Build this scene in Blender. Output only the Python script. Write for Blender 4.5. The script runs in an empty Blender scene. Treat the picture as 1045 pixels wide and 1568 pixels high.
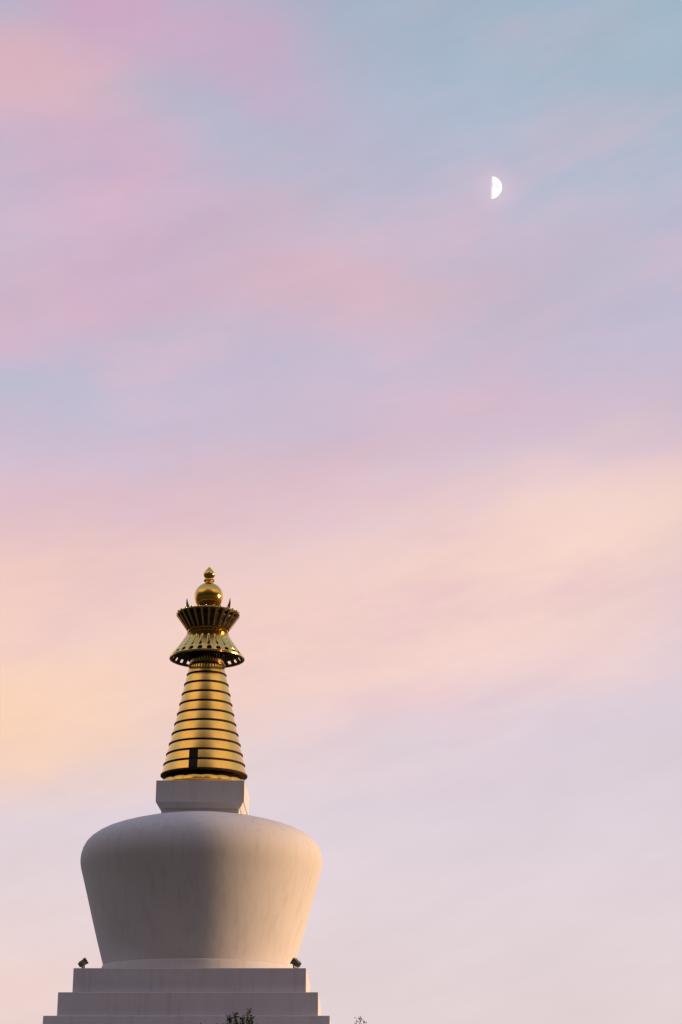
import bpy, bmesh, math, random
from mathutils import Vector, Matrix
random.seed(7)
scene = bpy.context.scene
scene.view_settings.view_transform = 'Standard'
scene.view_settings.look = 'None'
scene.view_settings.exposure = 0

# ------------------------------------------------------------------ helpers
def lin(c):
    c = c / 255.0
    return c / 12.92 if c <= 0.04045 else ((c + 0.055) / 1.055) ** 2.4
def rgb(r, g, b):
    return (lin(r), lin(g), lin(b), 1.0)

def new_obj(name, mesh, mat=None, parent=None, smooth=None):
    ob = bpy.data.objects.new(name, mesh)
    scene.collection.objects.link(ob)
    if mat: mesh.materials.append(mat)
    if parent: ob.parent = parent
    if smooth is not None:
        for p in mesh.polygons: p.use_smooth = True
        mesh.set_sharp_from_angle(angle=math.radians(smooth))
    return ob

def lathe(name, prof, mat, parent=None, seg=128, smooth=35, rfun=None):
    bm = bmesh.new()
    rings = []
    for (r, z) in prof:
        if r < 1e-4:
            rings.append([bm.verts.new((0, 0, z))])
        else:
            ring = []
            for i in range(seg):
                a = 2 * math.pi * i / seg
                rr = r * (rfun(a, z) if rfun else 1)
                ring.append(bm.verts.new((rr * math.cos(a), rr * math.sin(a), z)))
            rings.append(ring)
    for a, b in zip(rings[:-1], rings[1:]):
        for i in range(seg):
            j = (i + 1) % seg
            if len(a) == 1 and len(b) == 1: continue
            if len(a) == 1: bm.faces.new((a[0], b[j], b[i]))
            elif len(b) == 1: bm.faces.new((a[i], a[j], b[0]))
            else: bm.faces.new((a[i], a[j], b[j], b[i]))
    bmesh.ops.recalc_face_normals(bm, faces=bm.faces)
    me = bpy.data.meshes.new(name); bm.to_mesh(me); bm.free()
    return new_obj(name, me, mat, parent, smooth)

def add_box(bm, x0, x1, y0, y1, z0, z1, top=None):
    t = top or (x0, x1, y0, y1)
    v = [bm.verts.new(p) for p in ((x0,y0,z0),(x1,y0,z0),(x1,y1,z0),(x0,y1,z0),
         (t[0],t[2],z1),(t[1],t[2],z1),(t[1],t[3],z1),(t[0],t[3],z1))]
    for f in ((3,2,1,0),(4,5,6,7),(0,1,5,4),(1,2,6,5),(2,3,7,6),(3,0,4,7)):
        bm.faces.new([v[i] for i in f])
    return v

def box_obj(name, boxes, mat, parent=None, bevel=0.0):
    bm = bmesh.new()
    for b in boxes:
        add_box(bm, *b[:6], top=(b[6] if len(b) > 6 else None))
    me = bpy.data.meshes.new(name); bm.to_mesh(me); bm.free()
    ob = new_obj(name, me, mat, parent)
    if bevel:
        m = ob.modifiers.new('bevel', 'BEVEL'); m.width = bevel; m.segments = 2; m.limit_method = 'ANGLE'
    return ob

def empty(name, loc=(0,0,0)):
    e = bpy.data.objects.new(name, None); e.location = loc
    scene.collection.objects.link(e); return e

# ------------------------------------------------------------------ materials
def base_mat(name):
    m = bpy.data.materials.new(name); m.use_nodes = True
    nt = m.node_tree
    return m, nt, nt.nodes['Principled BSDF']

def noise(nt, scale, detail=4, rough=0.55, mscale=None):
    tc = nt.nodes.new('ShaderNodeTexCoord')
    n = nt.nodes.new('ShaderNodeTexNoise')
    n.inputs['Scale'].default_value = scale; n.inputs['Detail'].default_value = detail
    n.inputs['Roughness'].default_value = rough
    if mscale:
        mp = nt.nodes.new('ShaderNodeMapping'); mp.inputs['Scale'].default_value = mscale
        nt.links.new(tc.outputs['Object'], mp.inputs['Vector']); nt.links.new(mp.outputs[0], n.inputs['Vector'])
    else:
        nt.links.new(tc.outputs['Object'], n.inputs['Vector'])
    return n
def ramp(nt, src, stops):
    r = nt.nodes.new('ShaderNodeValToRGB')
    els = r.color_ramp.elements
    els[0].position, els[0].color = stops[0]
    els[1].position, els[1].color = stops[-1]
    for p, c in stops[1:-1]:
        e = els.new(p); e.color = c
    nt.links.new(src, r.inputs[0]); return r
def mixmul(nt, a, b, fac=1.0):
    m = nt.nodes.new('ShaderNodeMix'); m.data_type = 'RGBA'; m.blend_type = 'MULTIPLY'
    m.inputs[0].default_value = fac
    nt.links.new(a, m.inputs[6]); nt.links.new(b, m.inputs[7]); return m.outputs[2]

def plaster(name, col, stain=0.90):
    m, nt, b = base_mat(name)
    n1 = noise(nt, 0.45, 3)
    r1 = ramp(nt, n1.outputs[0], [(0.3, (*[c*0.95 for c in col], 1)), (0.7, (*col, 1))])
    n2 = noise(nt, 1.0, 4, 0.6, (3.6, 3.6, 0.22))     # faint rain streaks running down
    r2 = ramp(nt, n2.outputs[0], [(0.28, (stain, stain*0.985, stain*0.96, 1)), (0.5, (1, 1, 1, 1))])
    c = mixmul(nt, r1.outputs[0], r2.outputs[0])
    nt.links.new(c, b.inputs['Base Color'])
    b.inputs['Roughness'].default_value = 0.85
    bu = nt.nodes.new('ShaderNodeBump'); bu.inputs['Strength'].default_value = 0.2; bu.inputs['Distance'].default_value = 0.03
    n4 = noise(nt, 2.5, 5, 0.6)
    nt.links.new(n4.outputs[0], bu.inputs['Height']); nt.links.new(bu.outputs[0], b.inputs['Normal'])
    return m

def metal(name, col, rough, bump=0.08, dirt=0.75, metallic=1.0):
    m, nt, b = base_mat(name)
    n1 = noise(nt, 2.2, 4)
    r1 = ramp(nt, n1.outputs[0], [(0.3, (*[c*dirt for c in col], 1)), (0.65, (*col, 1))])
    nt.links.new(r1.outputs[0], b.inputs['Base Color'])
    b.inputs['Metallic'].default_value = metallic
    mr = nt.nodes.new('ShaderNodeMapRange'); mr.inputs['To Min'].default_value = rough*1.3; mr.inputs['To Max'].default_value = rough*0.75
    nt.links.new(n1.outputs[0], mr.inputs[0]); nt.links.new(mr.outputs[0], b.inputs['Roughness'])
    bu = nt.nodes.new('ShaderNodeBump'); bu.inputs['Strength'].default_value = bump; bu.inputs['Distance'].default_value = 0.05
    n3 = noise(nt, 1.8, 3)
    nt.links.new(n3.outputs[0], bu.inputs['Height']); nt.links.new(bu.outputs[0], b.inputs['Normal'])
    return m

M_white = plaster('white_painted_plaster', (0.69, 0.67, 0.675))
M_step = plaster('step_plaster', (0.70, 0.675, 0.71), 0.9)
M_gold = metal('gilded_copper', (1.0, 0.66, 0.17), 0.16, dirt=0.92)
M_goldb = metal('polished_gold', (1.0, 0.60, 0.12), 0.12, 0.03, dirt=0.88)
M_dark = metal('dark_metal_and_shade', (0.05, 0.035, 0.022), 0.5, metallic=0.6)
M_black = metal('shadow_gap_metal', (0.025, 0.011, 0.007), 0.85, metallic=0.0)
M_lamp = metal('lamp_housing_paint', (0.20, 0.185, 0.165), 0.5, metallic=0.0)
M_glass, nt, b = base_mat('dark_glass'); b.inputs['Roughness'].default_value = 0.1
n = noise(nt, 3); r = ramp(nt, n.outputs[0], [(0.3, (0.05,0.06,0.07,1)), (0.7, (0.09,0.1,0.11,1))]); nt.links.new(r.outputs[0], b.inputs['Base Color'])
M_wood, nt, b = base_mat('door_wood'); b.inputs['Roughness'].default_value = 0.6
n = noise(nt, 2, 6, 0.6, (8, 8, 0.6)); r = ramp(nt, n.outputs[0], [(0.3, (0.08,0.03,0.015,1)), (0.7, (0.16,0.07,0.03,1))]); nt.links.new(r.outputs[0], b.inputs['Base Color'])
def leafmat(name, a, c):
    m, nt, b = base_mat(name); b.inputs['Roughness'].default_value = 0.6
    n = noise(nt, 6, 2); r = ramp(nt, n.outputs[0], [(0.3, (*a, 1)), (0.7, (*c, 1))]); nt.links.new(r.outputs[0], b.inputs['Base Color']); return m
M_leaf = leafmat('leaf_green', (0.03,0.055,0.028), (0.07,0.11,0.05))
M_leaf2 = leafmat('leaf_reddish', (0.07,0.03,0.02), (0.10,0.07,0.03))
M_bark = leafmat('bark', (0.06,0.04,0.03), (0.12,0.09,0.07))
M_ground, nt, b = base_mat('dry_grass_ground'); b.inputs['Roughness'].default_value = 0.95
n = noise(nt, 0.3, 5, 0.65); r = ramp(nt, n.outputs[0], [(0.3, (0.03,0.035,0.016,1)), (0.55, (0.055,0.05,0.025,1)), (0.75, (0.08,0.07,0.045,1))]); nt.links.new(r.outputs[0], b.inputs['Base Color'])
M_pave, nt, b = base_mat('terrace_paving'); b.inputs['Roughness'].default_value = 0.8
tc = nt.nodes.new('ShaderNodeTexCoord'); br = nt.nodes.new('ShaderNodeTexBrick'); br.inputs['Scale'].default_value = 1.2
br.inputs['Color1'].default_value = (0.14,0.12,0.10,1); br.inputs['Color2'].default_value = (0.18,0.15,0.13,1); br.inputs['Mortar'].default_value = (0.06,0.055,0.05,1)
nt.links.new(tc.outputs['Object'], br.inputs['Vector']); nt.links.new(br.outputs[0], b.inputs['Base Color'])

# ------------------------------------------------------------------ ground
me = bpy.data.meshes.new('ground'); bm = bmesh.new()
bmesh.ops.create_circle(bm, cap_ends=True, segments=96, radius=6000); bm.to_mesh(me); bm.free()
new_obj('ground', me, M_ground)
box_obj('terrace_pavement', [(-16, 16, -15, 16, -0.2, 0.13)], M_pave, bevel=0.02)

# ------------------------------------------------------------------ stupa
S = empty('stupa')
lv = [(5.20, 7.23, 8.31), (5.75, 6.20, 7.23), (6.27, 5.16, 6.20), (6.80, 4.10, 5.16)]
for i, (h, z0, z1) in enumerate(lv):
    box_obj('plinth_step_%d' % (i+1), [(-h, h, -h, h, z0-0.06, z1)], M_step, S, 0.025)
box_obj('hall_walls', [(-9.5, 9.5, -9.5, 9.5, 0.13, 3.85)], M_white, S, 0.02)
box_obj('hall_cornice', [(-9.9, 9.9, -9.9, 9.9, 3.80, 4.02), (-9.7, 9.7, -9.7, 9.7, 4.0, 4.14)], M_step, S, 0.02)
box_obj('hall_door', [(-1.1, -0.02, -9.56, -9.4, 0.14, 2.7), (0.02, 1.1, -9.56, -9.4, 0.14, 2.7)], M_wood, S, 0.015)
box_obj('hall_door_frame', [(-1.35, -1.12, -9.62, -9.4, 0.14, 2.95), (1.12, 1.35, -9.62, -9.4, 0.14, 2.95), (-1.12, 1.12, -9.62, -9.4, 2.72, 2.95)], M_gold, S)
wins, frs = [], []
for x in (-7.2, -4.4, 4.4, 7.2):
    wins.append((x-0.6, x+0.6, -9.53, -9.4, 1.1, 2.5))
    frs += [(x-0.75, x-0.61, -9.58, -9.4, 1.0, 2.6), (x+0.61, x+0.75, -9.58, -9.4, 1.0, 2.6), (x-0.61, x+0.61, -9.58, -9.4, 2.51, 2.6), (x-0.61, x+0.61, -9.62, -9.4, 1.0, 1.09)]
box_obj('hall_windows', wins, M_glass, S); box_obj('hall_window_frames', frs, M_wood, S)
wins = []
for y in (-6, -2, 2, 6): wins.append((9.4, 9.53, y-0.6, y+0.6, 1.1, 2.5)); wins.append((-9.53, -9.4, y-0.6, y+0.6, 1.1, 2.5))
box_obj('hall_side_windows', wins, M_glass, S)

# vase-shaped dome
lathe('dome_base_ring', [(0, 8.28), (4.62, 8.28), (4.62, 8.66), (4.585, 8.76), (4.52, 8.80), (0, 8.82)], M_white, S)
prof = [(0, 8.70), (4.50, 8.70), (4.53, 8.80), (4.85, 9.9), (5.15, 11.0), (5.44, 12.1), (5.68, 12.98), (5.77, 13.30), (5.82, 13.55), (5.83, 13.78), (5.80, 14.02), (5.72, 14.30), (5.58, 14.56),
        (5.36, 14.80), (5.05, 15.02), (4.7, 15.20), (4.3, 15.35), (3.8, 15.50), (3.2, 15.65), (2.5, 15.78), (1.6, 15.86), (0, 15.9)]
dome = lathe('vase_dome', prof, M_white, S, seg=160, smooth=60)

box_obj('harmika_block', [(-2.12, 2.12, -2.12, 2.12, 16.28, 17.32)], M_white, S, 0.02)
box_obj('harmika_corbel', [(-1.93, 1.93, -1.93, 1.93, 16.02, 16.30, (-2.08, 2.08, -2.08, 2.08)), (-1.86, 1.86, -1.86, 1.86, 15.6, 16.04)], M_white, S, 0.01)

# 13-ring spire
RT = [(17.35, 2.2), (17.87, 2.12), (19.67, 1.70), (20.88, 1.42), (22.49, 1.09), (23.4, 0.88)]
def rad(z):
    for (a, ra), (c, rc) in zip(RT[:-1], RT[1:]):
        if z <= c: return ra + (rc-ra)*(z-a)/(c-a)
    return RT[-1][1]
lathe('spire_lotus_base', [(1.5, 17.30), (1.98, 17.33), (2.05, 17.45), (2.02, 17.60), (1.90, 17.76), (1.7, 17.86), (0, 17.88)], M_goldb, S,
      seg=192, rfun=lambda a, z: 1 + 0.03*abs(math.sin(a*8)))
z0, dz = 17.92, 0.508
for i in range(11):
    a = z0 + i*dz; t = a + dz
    ra, rb = rad(a), rad(t)
    lathe('spire_ring_%02d' % (i+1), [(ra-0.25, a+0.036), (ra-0.03, a+0.036), (ra-0.003, a+0.052), ((ra+rb)/2+0.004, (a+t)/2), (rb-0.0, t-0.052), (rb-0.03, t-0.036), (rb-0.25, t-0.036)], M_gold, S, seg=96)
    lathe('spire_gap_disc_%02d' % (i+1), [(0, a-0.033), (ra+0.03, a-0.033), (ra+0.03, a+0.033), (0, a+0.033)], M_black, S, seg=96)
zt = z0 + 11*dz
lathe('spire_neck', [(0, zt-0.03), (0.95, zt-0.03), (0.93, zt+0.03), (0.86, zt+0.05), (0.85, zt+0.3), (0.80, zt+0.32), (0.74, 25.1), (0, 25.1)], M_gold, S)
def hatch(name, za, zb):
    bm = bmesh.new(); x0, x1 = -0.60, -0.17
    ya = -math.sqrt(rad(za)**2-0.16)-0.05; yb = -math.sqrt(rad(zb)**2-0.16)-0.05
    add_box(bm, x0, x1, ya, ya+0.3, za, zb, top=(x0, x1, yb, yb+0.3))
    me = bpy.data.meshes.new(name); bm.to_mesh(me); bm.free(); return new_obj(name, me, M_black, S)
hatch('spire_hatch_lower', z0+0.05, z0+dz-0.04)
hatch('spire_hatch_upper', z0+dz+0.04, z0+2*dz-0.05)

bm = bmesh.new()
for i in range(40):
    a = 2*math.pi*i/40
    v = add_box(bm, 0.72, 0.93, -0.02, 0.02, 23.75, 24.9)
    bmesh.ops.rotate(bm, verts=v, cent=(0,0,0), matrix=Matrix.Rotation(a, 3, 'Z'))
me = bpy.data.meshes.new('neck_fins'); bm.to_mesh(me); bm.free(); new_obj('neck_fins', me, M_dark, S)

def parasol(name, prof, sectors, holes, mat, thick=0.03, inner=None):
    C = 8; seg = sectors*C
    bm = bmesh.new()
    rows = [[bm.verts.new((r*math.cos(2*math.pi*i/seg), r*math.sin(2*math.pi*i/seg), z)) for i in range(seg)] for r, z in prof]
    for k in range(len(rows)-1):
        for i in range(seg):
            if holes(i % C, k, i//C): continue
            j = (i+1) % seg
            bm.faces.new((rows[k][i], rows[k][j], rows[k+1][j], rows[k+1][i]))
    loose = [v for v in bm.verts if not v.link_faces]
    bmesh.ops.delete(bm, geom=loose, context='VERTS')
    bmesh.ops.recalc_face_normals(bm, faces=bm.faces)
    me = bpy.data.meshes.new(name); bm.to_mesh(me); bm.free()
    ob = new_obj(name, me, mat, S, 30)
    m = ob.modifiers.new('thick', 'SOLIDIFY'); m.thickness = thick; m.offset = 0
    return ob
lp = [(1.85, 23.88), (1.80, 23.97), (1.75, 24.05), (1.70, 24.12), (1.62, 24.23), (1.47, 24.43), (1.22, 24.80), (1.02, 25.12)]
def lh(c, k, s):
    if k in (1, 2): return c in (2, 3, 4, 5)
    if k in (4, 5): return c == 3
    return False
parasol('lower_parasol', lp, 24, lh, M_gold)
lp2 = [(r-0.05, z-0.03) for r, z in lp]
parasol('lower_parasol_lining', lp2, 24, lambda c, k, s: k in (1, 2) and c in (2, 3, 4, 5), M_dark, 0.01)
lathe('lower_parasol_rim', [(1.83, 23.84), (1.89, 23.84), (1.90, 23.90), (1.85, 23.93), (1.83, 23.84)], M_gold, S, seg=128)
lathe('parasol_collar', [(0, 25.08), (1.04, 25.08), (1.07, 25.14), (1.02, 25.20), (0.99, 25.28), (1.03, 25.36), (0, 25.36)], M_goldb, S)
up = [(1.02, 25.34), (1.08, 25.43), (1.19, 25.60), (1.30, 25.76), (1.36, 25.85), (1.42, 25.94), (1.48, 26.03), (1.57, 26.16)]
def uh(c, k, s):
    if k == 5: return c in (2, 3, 4)
    if k == 2: return c == 3
    return False
parasol('upper_parasol', up, 26, uh, M_dark)  # dark reflection of the ground below is put into this colour
bm = bmesh.new()
for i in range(26):
    a = 2*math.pi*(i*8+7.5)/208
    v = add_box(bm, 1.05, 1.08, -0.045, 0.045, 25.36, 26.12, top=(1.575, 1.605, -0.06, 0.06))
    bmesh.ops.rotate(bm, verts=v, cent=(0,0,0), matrix=Matrix.Rotation(a, 3, 'Z'))
me = bpy.data.meshes.new('upper_parasol_ribs'); bm.to_mesh(me); bm.free(); new_obj('upper_parasol_ribs', me, M_gold, S)
lathe('upper_parasol_rim', [(1.55, 26.12), (1.60, 26.13), (1.62, 26.18), (1.58, 26.22), (1.54, 26.19), (1.55, 26.12)], M_gold, S)
lathe('upper_parasol_lid', [(0, 26.10), (1.55, 26.12), (1.55, 26.15), (0.6, 26.2), (0, 26.2)], M_dark, S)
bm = bmesh.new()
for i in range(26):
    a = 2*math.pi*(i+0.5)/26
    bmesh.ops.create_uvsphere(bm, u_segments=10, v_segments=6, radius=0.05, matrix=Matrix.Translation((1.57*math.cos(a), 1.57*math.sin(a), 26.235)))
me = bpy.data.meshes.new('upper_parasol_beads'); bm.to_mesh(me); bm.free(); new_obj('upper_parasol_beads', me, M_gold, S, 80)
lathe('sphere_pedestal', [(0, 26.0), (0.62, 26.0), (0.62, 26.2), (0.52, 26.36), (0.48, 26.5), (0, 26.5)], M_goldb, S)

# crescent cradle
bm = bmesh.new(); N = 48
Ro, zo = 1.13, 26.80
front, back, outer, inner = [], [], [], []
for i in range(N+1):
    t = i/N; ang = math.radians(166 + t*208); s = math.sin(math.pi*t)**0.8
    outer.append((Ro*math.cos(ang), zo + Ro*math.sin(ang)))
    inner.append((Ro*(1-0.30*s)*math.cos(ang), zo + Ro*(1-0.30*s)*math.sin(ang)))
for y in (-0.07, 0.07):
    vo = [bm.verts.new((x, y, z)) for x, z in outer]; vi = [bm.verts.new((x, y, z)) for x, z in inner]
    (front if y < 0 else back).extend([vo, vi])
for i in range(N):
    bm.faces.new((front[0][i], front[0][i+1], front[1][i+1], front[1][i]))
    bm.faces.new((back[0][i+1], back[0][i], back[1][i], back[1][i+1]))
    bm.faces.new((front[0][i+1], front[0][i], back[0][i], back[0][i+1]))
    bm.faces.new((front[1][i], front[1][i+1], back[1][i+1], back[1][i]))
bmesh.ops.recalc_face_normals(bm, faces=bm.faces)
me = bpy.data.meshes.new('crescent'); bm.to_mesh(me); bm.free(); new_obj('crescent', me, M_goldb, S)
pr = [(0, 26.40)]
for i in range(1, 32):
    a = math.pi*i/32; pr.append((0.735*math.sin(a), 27.13-0.735*math.cos(a)))
pr += [(0, 27.865)]
lathe('finial_sphere', pr, M_goldb, S, seg=96, smooth=80)
lathe('finial_flame', [(0.16, 27.80), (0.15, 27.88), (0.23, 27.92), (0.28, 27.99), (0.26, 28.05), (0.19, 28.09), (0.20, 28.13), (0.28, 28.21), (0.305, 28.30), (0.28, 28.40), (0.20, 28.52), (0.10, 28.63), (0.03, 28.71), (0, 28.74)], M_goldb, S, seg=64, smooth=50)

# ------------------------------------------------------------------ floodlights on the plinth
def floodlight(loc, yaw, tilt):
    root = empty('floodlight', loc); root.rotation_euler = (0, 0, yaw)
    box_obj('bracket', [(-0.05, 0.05, -0.18, 0.18, 0, 0.03), (-0.03, 0.03, -0.225, -0.19, 0, 0.30), (-0.03, 0.03, 0.19, 0.225, 0, 0.30), (-0.03, 0.03, -0.225, 0.225, 0.03, 0.06)], M_lamp, root)
    h = box_obj('housing', [(-0.17, 0.10, -0.17, 0.17, -0.13, 0.13, (-0.14, 0.10, -0.14, 0.14)), (0.10, 0.15, -0.19, 0.19, -0.15, 0.15)] +
                [(-0.22, -0.15, y-0.008, y+0.008, -0.1, 0.1) for y in (-0.12, -0.06, 0, 0.06, 0.12)], M_lamp, root, 0.008)
    g = box_obj('glass', [(0.151, 0.156, -0.165, 0.165, -0.125, 0.125)], M_glass, root)
    for o in (h, g):
        o.location = (0, 0, 0.27); o.rotation_euler = (0, -tilt, 0)
floodlight((-4.82, -4.85, 8.31), math.radians(20), math.radians(35))
floodlight((4.72, -4.85, 8.31), math.radians(155), math.radians(35))

# ------------------------------------------------------------------ trees
def tree(name, loc, height, spread, leafm, dens, leafsize, seed, ntop):
    rnd = random.Random(seed)
    root = empty(name, loc)
    bmt = bmesh.new(); bml = bmesh.new()
    def limb(p, q, r0, r1, n=6):
        d = (q-p).normalized(); u = d.orthogonal().normalized(); w = d.cross(u)
        A = [bmt.verts.new(p+(u*math.cos(6.283*i/n)+w*math.sin(6.283*i/n))*r0) for i in range(n)]
        B = [bmt.verts.new(q+(u*math.cos(6.283*i/n)+w*math.sin(6.283*i/n))*r1) for i in range(n)]
        for i in range(n): bmt.faces.new((A[i], A[(i+1)%n], B[(i+1)%n], B[i]))
    def leaf(p, s):
        d = Vector((rnd.uniform(-1,1), rnd.uniform(-1,1), rnd.uniform(-0.2,1))).normalized()
        w = d.orthogonal().normalized(); w.rotate(Matrix.Rotation(rnd.uniform(0,6.28), 3, d)); 
        pts = [p, p+d*s*0.5+w*s*0.22, p+d*s, p+d*s*0.5-w*s*0.22]
        bml.faces.new([bml.verts.new(x) for x in pts])
    def grow(p, d, L, r, lev):
        n = 3; q = p
        for k in range(n):
            d = (d + Vector((rnd.uniform(-.25,.25), rnd.uniform(-.25,.25), rnd.uniform(-.05,.2)))).normalized()
            q2 = q + d*L/n
            if q2.z > height: q2.z = height - rnd.uniform(0, 0.25)
            limb(q, q2, r*(1-k/n*0.5), r*(1-(k+1)/n*0.5)); 
            if lev >= 2:
                for _ in range(dens): 
                    leaf(q.lerp(q2, rnd.random())+Vector((rnd.gauss(0,.03), rnd.gauss(0,.03), rnd.gauss(0,.03))), leafsize*rnd.uniform(.6,1.3))
            q = q2
            if lev < 3:
                for _ in range(2):
                    a = rnd.uniform(0, 6.28); o = Vector((math.cos(a), math.sin(a), rnd.uniform(0.1, 0.7)))
                    grow(q, (d*0.5+o*spread).normalized(), L*rnd.uniform(.45,.65), r*0.5, lev+1)
    limb(Vector((0,0,-0.1)), Vector((0.05,0,height*0.35)), 0.13, 0.10, 10)
    for k in range(4):
        a = k*1.57+rnd.random()
        grow(Vector((0.05,0,height*0.33)), Vector((math.cos(a)*.55, math.sin(a)*.55, 1)).normalized(), height*0.42, 0.06, 0)
    for dx, dy, h in ntop:
        p = Vector((dx*0.5, dy*0.5, height*0.6)); q = Vector((dx, dy, h))
        limb(p, q, 0.03, 0.006)
        for _ in range(dens*16):
            t = rnd.uniform(0.75, 1.0); pp = p.lerp(q, t)
            w = 0.15*(1.05-t)+0.03
            leaf(pp+Vector((rnd.gauss(0,w), rnd.gauss(0,w), rnd.gauss(0,.03)-0.03)), leafsize*rnd.uniform(.6,1.2))
    me = bpy.data.meshes.new('trunk_and_limbs'); bmt.to_mesh(me); bmt.free(); new_obj('trunk_and_limbs', me, M_bark, root)
    me = bpy.data.meshes.new('foliage'); bml.to_mesh(me); bml.free(); new_obj('foliage', me, leafm, root)
tree('tree', (3.13, -21, 0), 4.95, 0.8, M_leaf, 8, 0.12, 3, [(-0.36,0,5.36),(-0.14,0.1,5.46),(0.12,0,5.38),(0.34,0.05,5.53),(0.44,-0.1,5.34)])
tree('tree', (7.40, -21, 0), 4.75, 0.8, M_leaf2, 3, 0.09, 9, [(-0.1,0,5.26),(0.04,0.1,5.36),(0.16,0,5.22)])

# ------------------------------------------------------------------ moon
MD = Vector((229.5, 2374.7, 1358)).normalized()
CAM = Vector((6.75, -86, 1.6))
me = bpy.data.meshes.new('moon'); bm = bmesh.new(); bmesh.ops.create_uvsphere(bm, u_segments=96, v_segments=48, radius=18.6); bm.to_mesh(me); bm.free()
mm = bpy.data.materials.new('moon_surface'); mm.use_nodes = True; nt = mm.node_tree; nt.nodes.clear()
out = nt.nodes.new('ShaderNodeOutputMaterial'); add = nt.nodes.new('ShaderNodeAddShader'); tr = nt.nodes.new('ShaderNodeBsdfTransparent'); em = nt.nodes.new('ShaderNodeEmission')
geo = nt.nodes.new('ShaderNodeNewGeometry'); dot = nt.nodes.new('ShaderNodeVectorMath'); dot.operation = 'DOT_PRODUCT'
sd = Vector((1, 0.0, -0.02)); sd = (sd - MD*sd.dot(MD)).normalized(); dot.inputs[1].default_value = sd
nt.links.new(geo.outputs['Normal'], dot.inputs[0])
mr = nt.nodes.new('ShaderNodeMapRange'); mr.inputs['From Min'].default_value = -0.02; mr.inputs['From Max'].default_value = 0.25; mr.inputs['To Max'].default_value = 0.75  # sunlit half is painted as emission, masked by a chosen sun direction
nt.links.new(dot.outputs['Value'], mr.inputs[0])
nz = noise(nt, 0.09, 5, 0.6); rr = ramp(nt, nz.outputs[0], [(0.38, (0.50,0.48,0.46,1)), (0.6, (1,0.95,0.88,1))])
bf = nt.nodes.new('ShaderNodeMath'); bf.operation = 'SUBTRACT'; bf.inputs[0].default_value = 1; nt.links.new(geo.outputs['Backfacing'], bf.inputs[1])
ml = nt.nodes.new('ShaderNodeMath'); ml.operation = 'MULTIPLY'; nt.links.new(mr.outputs[0], ml.inputs[0]); nt.links.new(bf.outputs[0], ml.inputs[1])
nt.links.new(rr.outputs[0], em.inputs['Color']); nt.links.new(ml.outputs[0], em.inputs['Strength'])
nt.links.new(tr.outputs[0], add.inputs[0]); nt.links.new(em.outputs[0], add.inputs[1]); nt.links.new(add.outputs[0], out.inputs['Surface'])
moon = new_obj('moon', me, mm, None, 80); moon.location = CAM + MD*3000

# ------------------------------------------------------------------ world sky
SUN_AZ, SUN_EL = 84.0, 6.0
w = bpy.data.worlds.new('World'); scene.world = w; w.use_nodes = True
w.cycles.sampling_method = 'MANUAL'; w.cycles.sample_map_resolution = 256
nt = w.node_tree; nt.nodes.clear(); L = nt.links
def val(x, sock):
    if isinstance(x, (int, float)): sock.default_value = x
    else: L.new(x, sock)
def M(op, a, b=None, c=None, clamp=False):
    n = nt.nodes.new('ShaderNodeMath'); n.operation = op; n.use_clamp = clamp
    val(a, n.inputs[0])
    if b is not None: val(b, n.inputs[1])
    if c is not None: val(c, n.inputs[2])
    return n.outputs[0]
def smooth(x, lo, hi, a=0.0, b=1.0):
    mr = nt.nodes.new('ShaderNodeMapRange'); mr.interpolation_type = 'SMOOTHSTEP'
    mr.inputs['From Min'].default_value = lo; mr.inputs['From Max'].default_value = hi
    mr.inputs['To Min'].default_value = a; mr.inputs['To Max'].default_value = b
    L.new(x, mr.inputs[0]); return mr.outputs[0]
tc = nt.nodes.new('ShaderNodeTexCoord'); D = tc.outputs['Generated']
sx = nt.nodes.new('ShaderNodeSeparateXYZ'); L.new(D, sx.inputs[0])
AZ = M('MULTIPLY', M('ARCTAN2', sx.outputs[0], sx.outputs[1]), 57.29578)
EL = M('MULTIPLY', M('ARCSINE', sx.outputs[2]), 57.29578)
def wnoise(scale, detail, sc, rot=-14, rough=0.55, off=(0,0,0)):
    mp = nt.nodes.new('ShaderNodeMapping'); mp.vector_type = 'TEXTURE'
    mp.inputs['Rotation'].default_value = (0, math.radians(rot), 0); mp.inputs['Scale'].default_value = sc; mp.inputs['Location'].default_value = off
    L.new(D, mp.inputs['Vector'])
    n = nt.nodes.new('ShaderNodeTexNoise'); n.inputs['Scale'].default_value = scale; n.inputs['Detail'].default_value = detail; n.inputs['Roughness'].default_value = rough
    L.new(mp.outputs[0], n.inputs['Vector'])
    s = nt.nodes.new('ShaderNodeSeparateColor'); L.new(n.outputs['Color'], s.inputs[0]); return s.outputs
na = wnoise(10, 3, (2.2, 2.2, 1)); n_a, n_b, n_c = na[0], na[1], na[2]
nf = wnoise(24, 5, (3.4, 3.4, 1), -15, 0.6, (0.3, 0.2, 0.9)); n_f, n_g = nf[0], nf[1]
AW = M('ADD', AZ, M('MULTIPLY', M('SUBTRACT', n_a, 0.5), 10.0))
EW = M('ADD', EL, M('ADD', M('MULTIPLY', M('SUBTRACT', n_b, 0.5), 5.0), M('MULTIPLY', M('SUBTRACT', n_f, 0.5), 4.0)))
cr = nt.nodes.new('ShaderNodeValToRGB'); cr.color_ramp.interpolation = 'B_SPLINE'
stops = [(0,(232,212,208)),(3,(229,212,213)),(8.6,(224,211,219)),(11.7,(221,208,217)),(15.8,(227,204,211)),(19,(216,194,207)),(22,(201,186,209)),(25,(191,187,209)),(29,(184,186,207)),(32,(174,184,205)),(35.5,(166,184,203)),(60,(140,160,190)),(90,(120,145,178))]
els = cr.color_ramp.elements
els[0].position = 0; els[0].color = rgb(*stops[0][1]); els[1].position = 1; els[1].color = rgb(*stops[-1][1])
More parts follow.
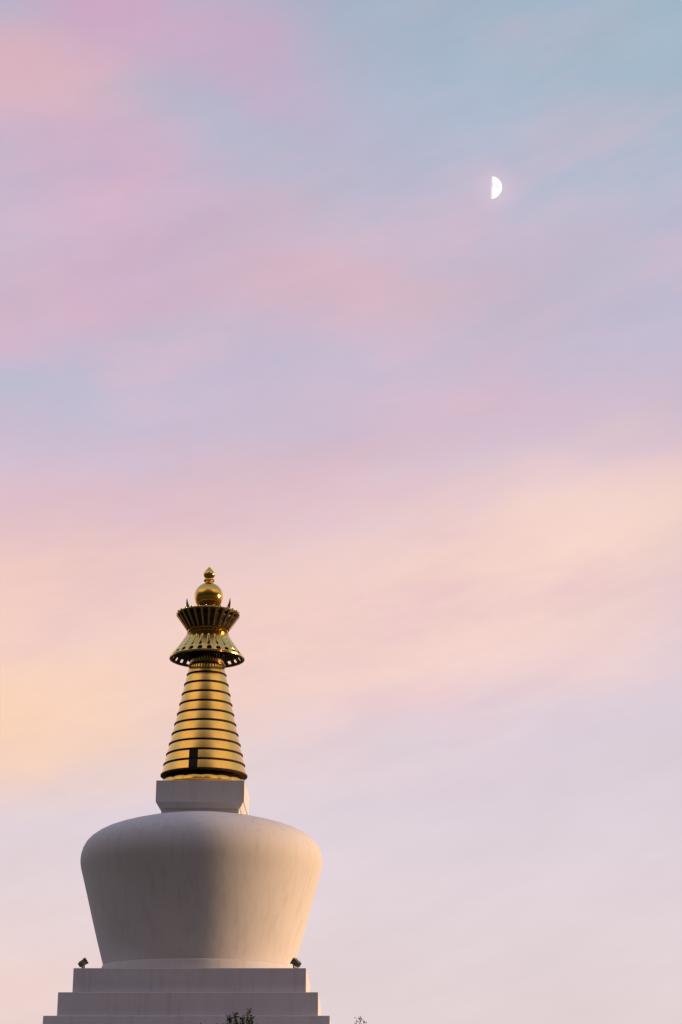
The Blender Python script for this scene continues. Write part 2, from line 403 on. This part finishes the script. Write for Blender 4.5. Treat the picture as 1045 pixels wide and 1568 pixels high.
for e, c in stops[1:-1]:
    k = els.new(e/90); k.color = rgb(*c)
L.new(M('DIVIDE', M('ADD', EL, M('MULTIPLY', M('SUBTRACT', n_b, 0.5), 2.0)), 90), cr.inputs[0])
col = cr.outputs[0]
def mixc(a, b, f):
    m = nt.nodes.new('ShaderNodeMix'); m.data_type = 'RGBA'; m.clamp_factor = True
    val(f, m.inputs[0]); L.new(a, m.inputs[6])
    if isinstance(b, tuple): m.inputs[7].default_value = b
    else: L.new(b, m.inputs[7])
    return m.outputs[2]
def lobe(az, el, sa, se, tilt, c, amp, floor=None):
    global col
    t = math.radians(tilt); ct, st = math.cos(t), math.sin(t)
    p = M('MULTIPLY_ADD', AW, ct/sa, M('MULTIPLY_ADD', EW, st/sa, -(az*ct+el*st)/sa))
    q = M('MULTIPLY_ADD', AW, -st/se, M('MULTIPLY_ADD', EW, ct/se, -(-az*st+el*ct)/se))
    r2 = M('MULTIPLY_ADD', p, p, M('MULTIPLY', q, q))
    g = M('MULTIPLY', M('POWER', 0.3679, r2), amp)
    if floor:
        e2 = M('ADD', EL, M('ADD', M('MULTIPLY', M('ADD', AZ, 11), -floor[2]), M('MULTIPLY', M('SUBTRACT', n_f, 0.5), 0.9)))
        g = M('MULTIPLY', g, smooth(e2, floor[0], floor[1]))
    col = mixc(col, rgb(*c), g)
lobes = [
 (-12, 22.7, 5, 1.3, 0, (186,190,209), .7),
 (-7, 24.8, 5, 1.0, 3, (189,188,209), .6),
 (4, 17.2, 14, 3.0, 13, (244,209,200), .85),
 (1.7, 14.6, 9, 2.6, 12, (243,209,199), .75),
 (10.5, 19.2, 6, 2.3, 8, (248,216,203), .85),
 (-11.5, 17.0, 8, 2.0, 4, (241,202,193), .8),
 (-10.5, 18.9, 7, 1.0, 4, (221,186,202), .55),
 (-12, 12.6, 8, 3.6, 0, (251,211,184), 1.0, (8.8, 10.3, 0.10)),
 (11.5, 12.6, 7, 1.3, 14, (216,205,219), .6),
 (-0.5, 26.9, 7, 1.7, -6, (216,183,196), .9),
 (-9, 26.7, 5, 1.6, 0, (213,179,196), .85),
 (-12.5, 24.9, 3, 1.0, 0, (219,177,197), .85),
 (-8.7, 29.8, 5, 2.8, -30, (204,175,201), .9),
 (-12.0, 32.3, 4, 1.6, 0, (222,181,188), .95),
 (-9.0, 33.0, 4.5, 1.6, 15, (215,177,190), .9),
 (-7.2, 35.1, 6.5, 1.4, -12, (208,164,193), .95),
 (-3.0, 33.2, 5, 1.6, -25, (196,174,200), .8),
 (6.8, 28.0, 6, 1.6, -5, (199,184,204), .75),
 (4.8, 22.9, 7, 1.3, 0, (214,187,203), .7),
 (12.5, 33.2, 6, 3.5, 0, (161,187,202), .6),
 (-11, 4.3, 7, 2.2, 0, (240,210,201), .7),
]
for l in lobes: lobe(*l)
# thin drifting wisps
wf = M('MULTIPLY', smooth(n_g, 0.46, 0.70), M('MULTIPLY', smooth(EL, 8, 16), smooth(EL, 26, 40, 1.0, 0.2)))
col = mixc(col, rgb(226,186,199), M('MULTIPLY', wf, 0.36))
hs = M('ADD', 1.0, M('MULTIPLY', M('SUBTRACT', n_f, 0.5), 0.20))
vm = nt.nodes.new('ShaderNodeVectorMath'); vm.operation = 'SCALE'; L.new(col, vm.inputs[0]); L.new(hs, vm.inputs['Scale']); col = vm.outputs[0]
# aureole around the moon
nd = nt.nodes.new('ShaderNodeVectorMath'); nd.operation = 'DISTANCE'; L.new(D, nd.inputs[0]); 
mc = (MD + sd*0.003).normalized(); nd.inputs[1].default_value = mc
g = M('MULTIPLY', M('EXPONENT', M('MULTIPLY', M('POWER', M('DIVIDE', nd.outputs['Value'], 0.0095), 2.0), -1.0)), 0.30)
col = mixc(col, rgb(246, 215, 225), g)
# rest of the hemisphere: physical sky, added warm band to light the gold, lavender above, dimmed low
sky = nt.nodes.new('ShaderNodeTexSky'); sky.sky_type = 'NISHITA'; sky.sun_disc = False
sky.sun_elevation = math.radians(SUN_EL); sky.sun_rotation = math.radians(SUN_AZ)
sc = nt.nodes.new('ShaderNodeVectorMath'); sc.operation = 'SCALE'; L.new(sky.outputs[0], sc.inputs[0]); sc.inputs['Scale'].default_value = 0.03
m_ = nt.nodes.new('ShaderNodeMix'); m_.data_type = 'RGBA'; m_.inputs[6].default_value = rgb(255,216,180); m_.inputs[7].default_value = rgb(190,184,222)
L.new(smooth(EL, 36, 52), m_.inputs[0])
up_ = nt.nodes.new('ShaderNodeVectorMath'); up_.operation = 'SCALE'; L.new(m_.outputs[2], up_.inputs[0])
side = smooth(sx.outputs[1], -0.80, -0.54, 0.12, 1.0)  # added dark patch behind the camera, gives the spire its dark centre stripe
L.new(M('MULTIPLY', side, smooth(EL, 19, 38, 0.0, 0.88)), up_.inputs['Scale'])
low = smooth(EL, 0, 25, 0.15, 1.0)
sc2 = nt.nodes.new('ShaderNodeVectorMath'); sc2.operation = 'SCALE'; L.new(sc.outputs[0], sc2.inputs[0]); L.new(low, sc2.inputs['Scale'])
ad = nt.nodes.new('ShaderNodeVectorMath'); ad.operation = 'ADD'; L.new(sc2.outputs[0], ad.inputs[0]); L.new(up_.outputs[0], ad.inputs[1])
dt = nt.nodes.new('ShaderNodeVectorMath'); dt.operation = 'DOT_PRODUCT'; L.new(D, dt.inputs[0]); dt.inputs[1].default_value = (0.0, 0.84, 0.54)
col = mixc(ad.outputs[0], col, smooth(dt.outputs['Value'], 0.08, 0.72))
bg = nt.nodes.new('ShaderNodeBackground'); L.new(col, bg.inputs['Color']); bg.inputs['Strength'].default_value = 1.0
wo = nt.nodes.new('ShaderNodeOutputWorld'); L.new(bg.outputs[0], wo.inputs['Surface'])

# ------------------------------------------------------------------ sun
sl = bpy.data.lights.new('sun', 'SUN'); sl.energy = 4.4; sl.angle = math.radians(10); sl.color = (1.0, 0.62, 0.33)
so = bpy.data.objects.new('sun', sl); scene.collection.objects.link(so)
a, e = math.radians(SUN_AZ), math.radians(SUN_EL)
sv = Vector((math.sin(a)*math.cos(e), math.cos(a)*math.cos(e), math.sin(e)))
so.rotation_euler = sv.to_track_quat('Z', 'Y').to_euler(); so.location = (60, 0, 40)

# ------------------------------------------------------------------ camera
cd = bpy.data.cameras.new('camera'); cam = bpy.data.objects.new('camera', cd); scene.collection.objects.link(cam)
cam.location = CAM; cam.rotation_euler = (math.radians(90+19.3), 0, 0)
cd.sensor_fit = 'VERTICAL'; cd.sensor_height = 36; cd.lens = 36*2690/1568
cd.clip_end = 20000
scene.camera = cam
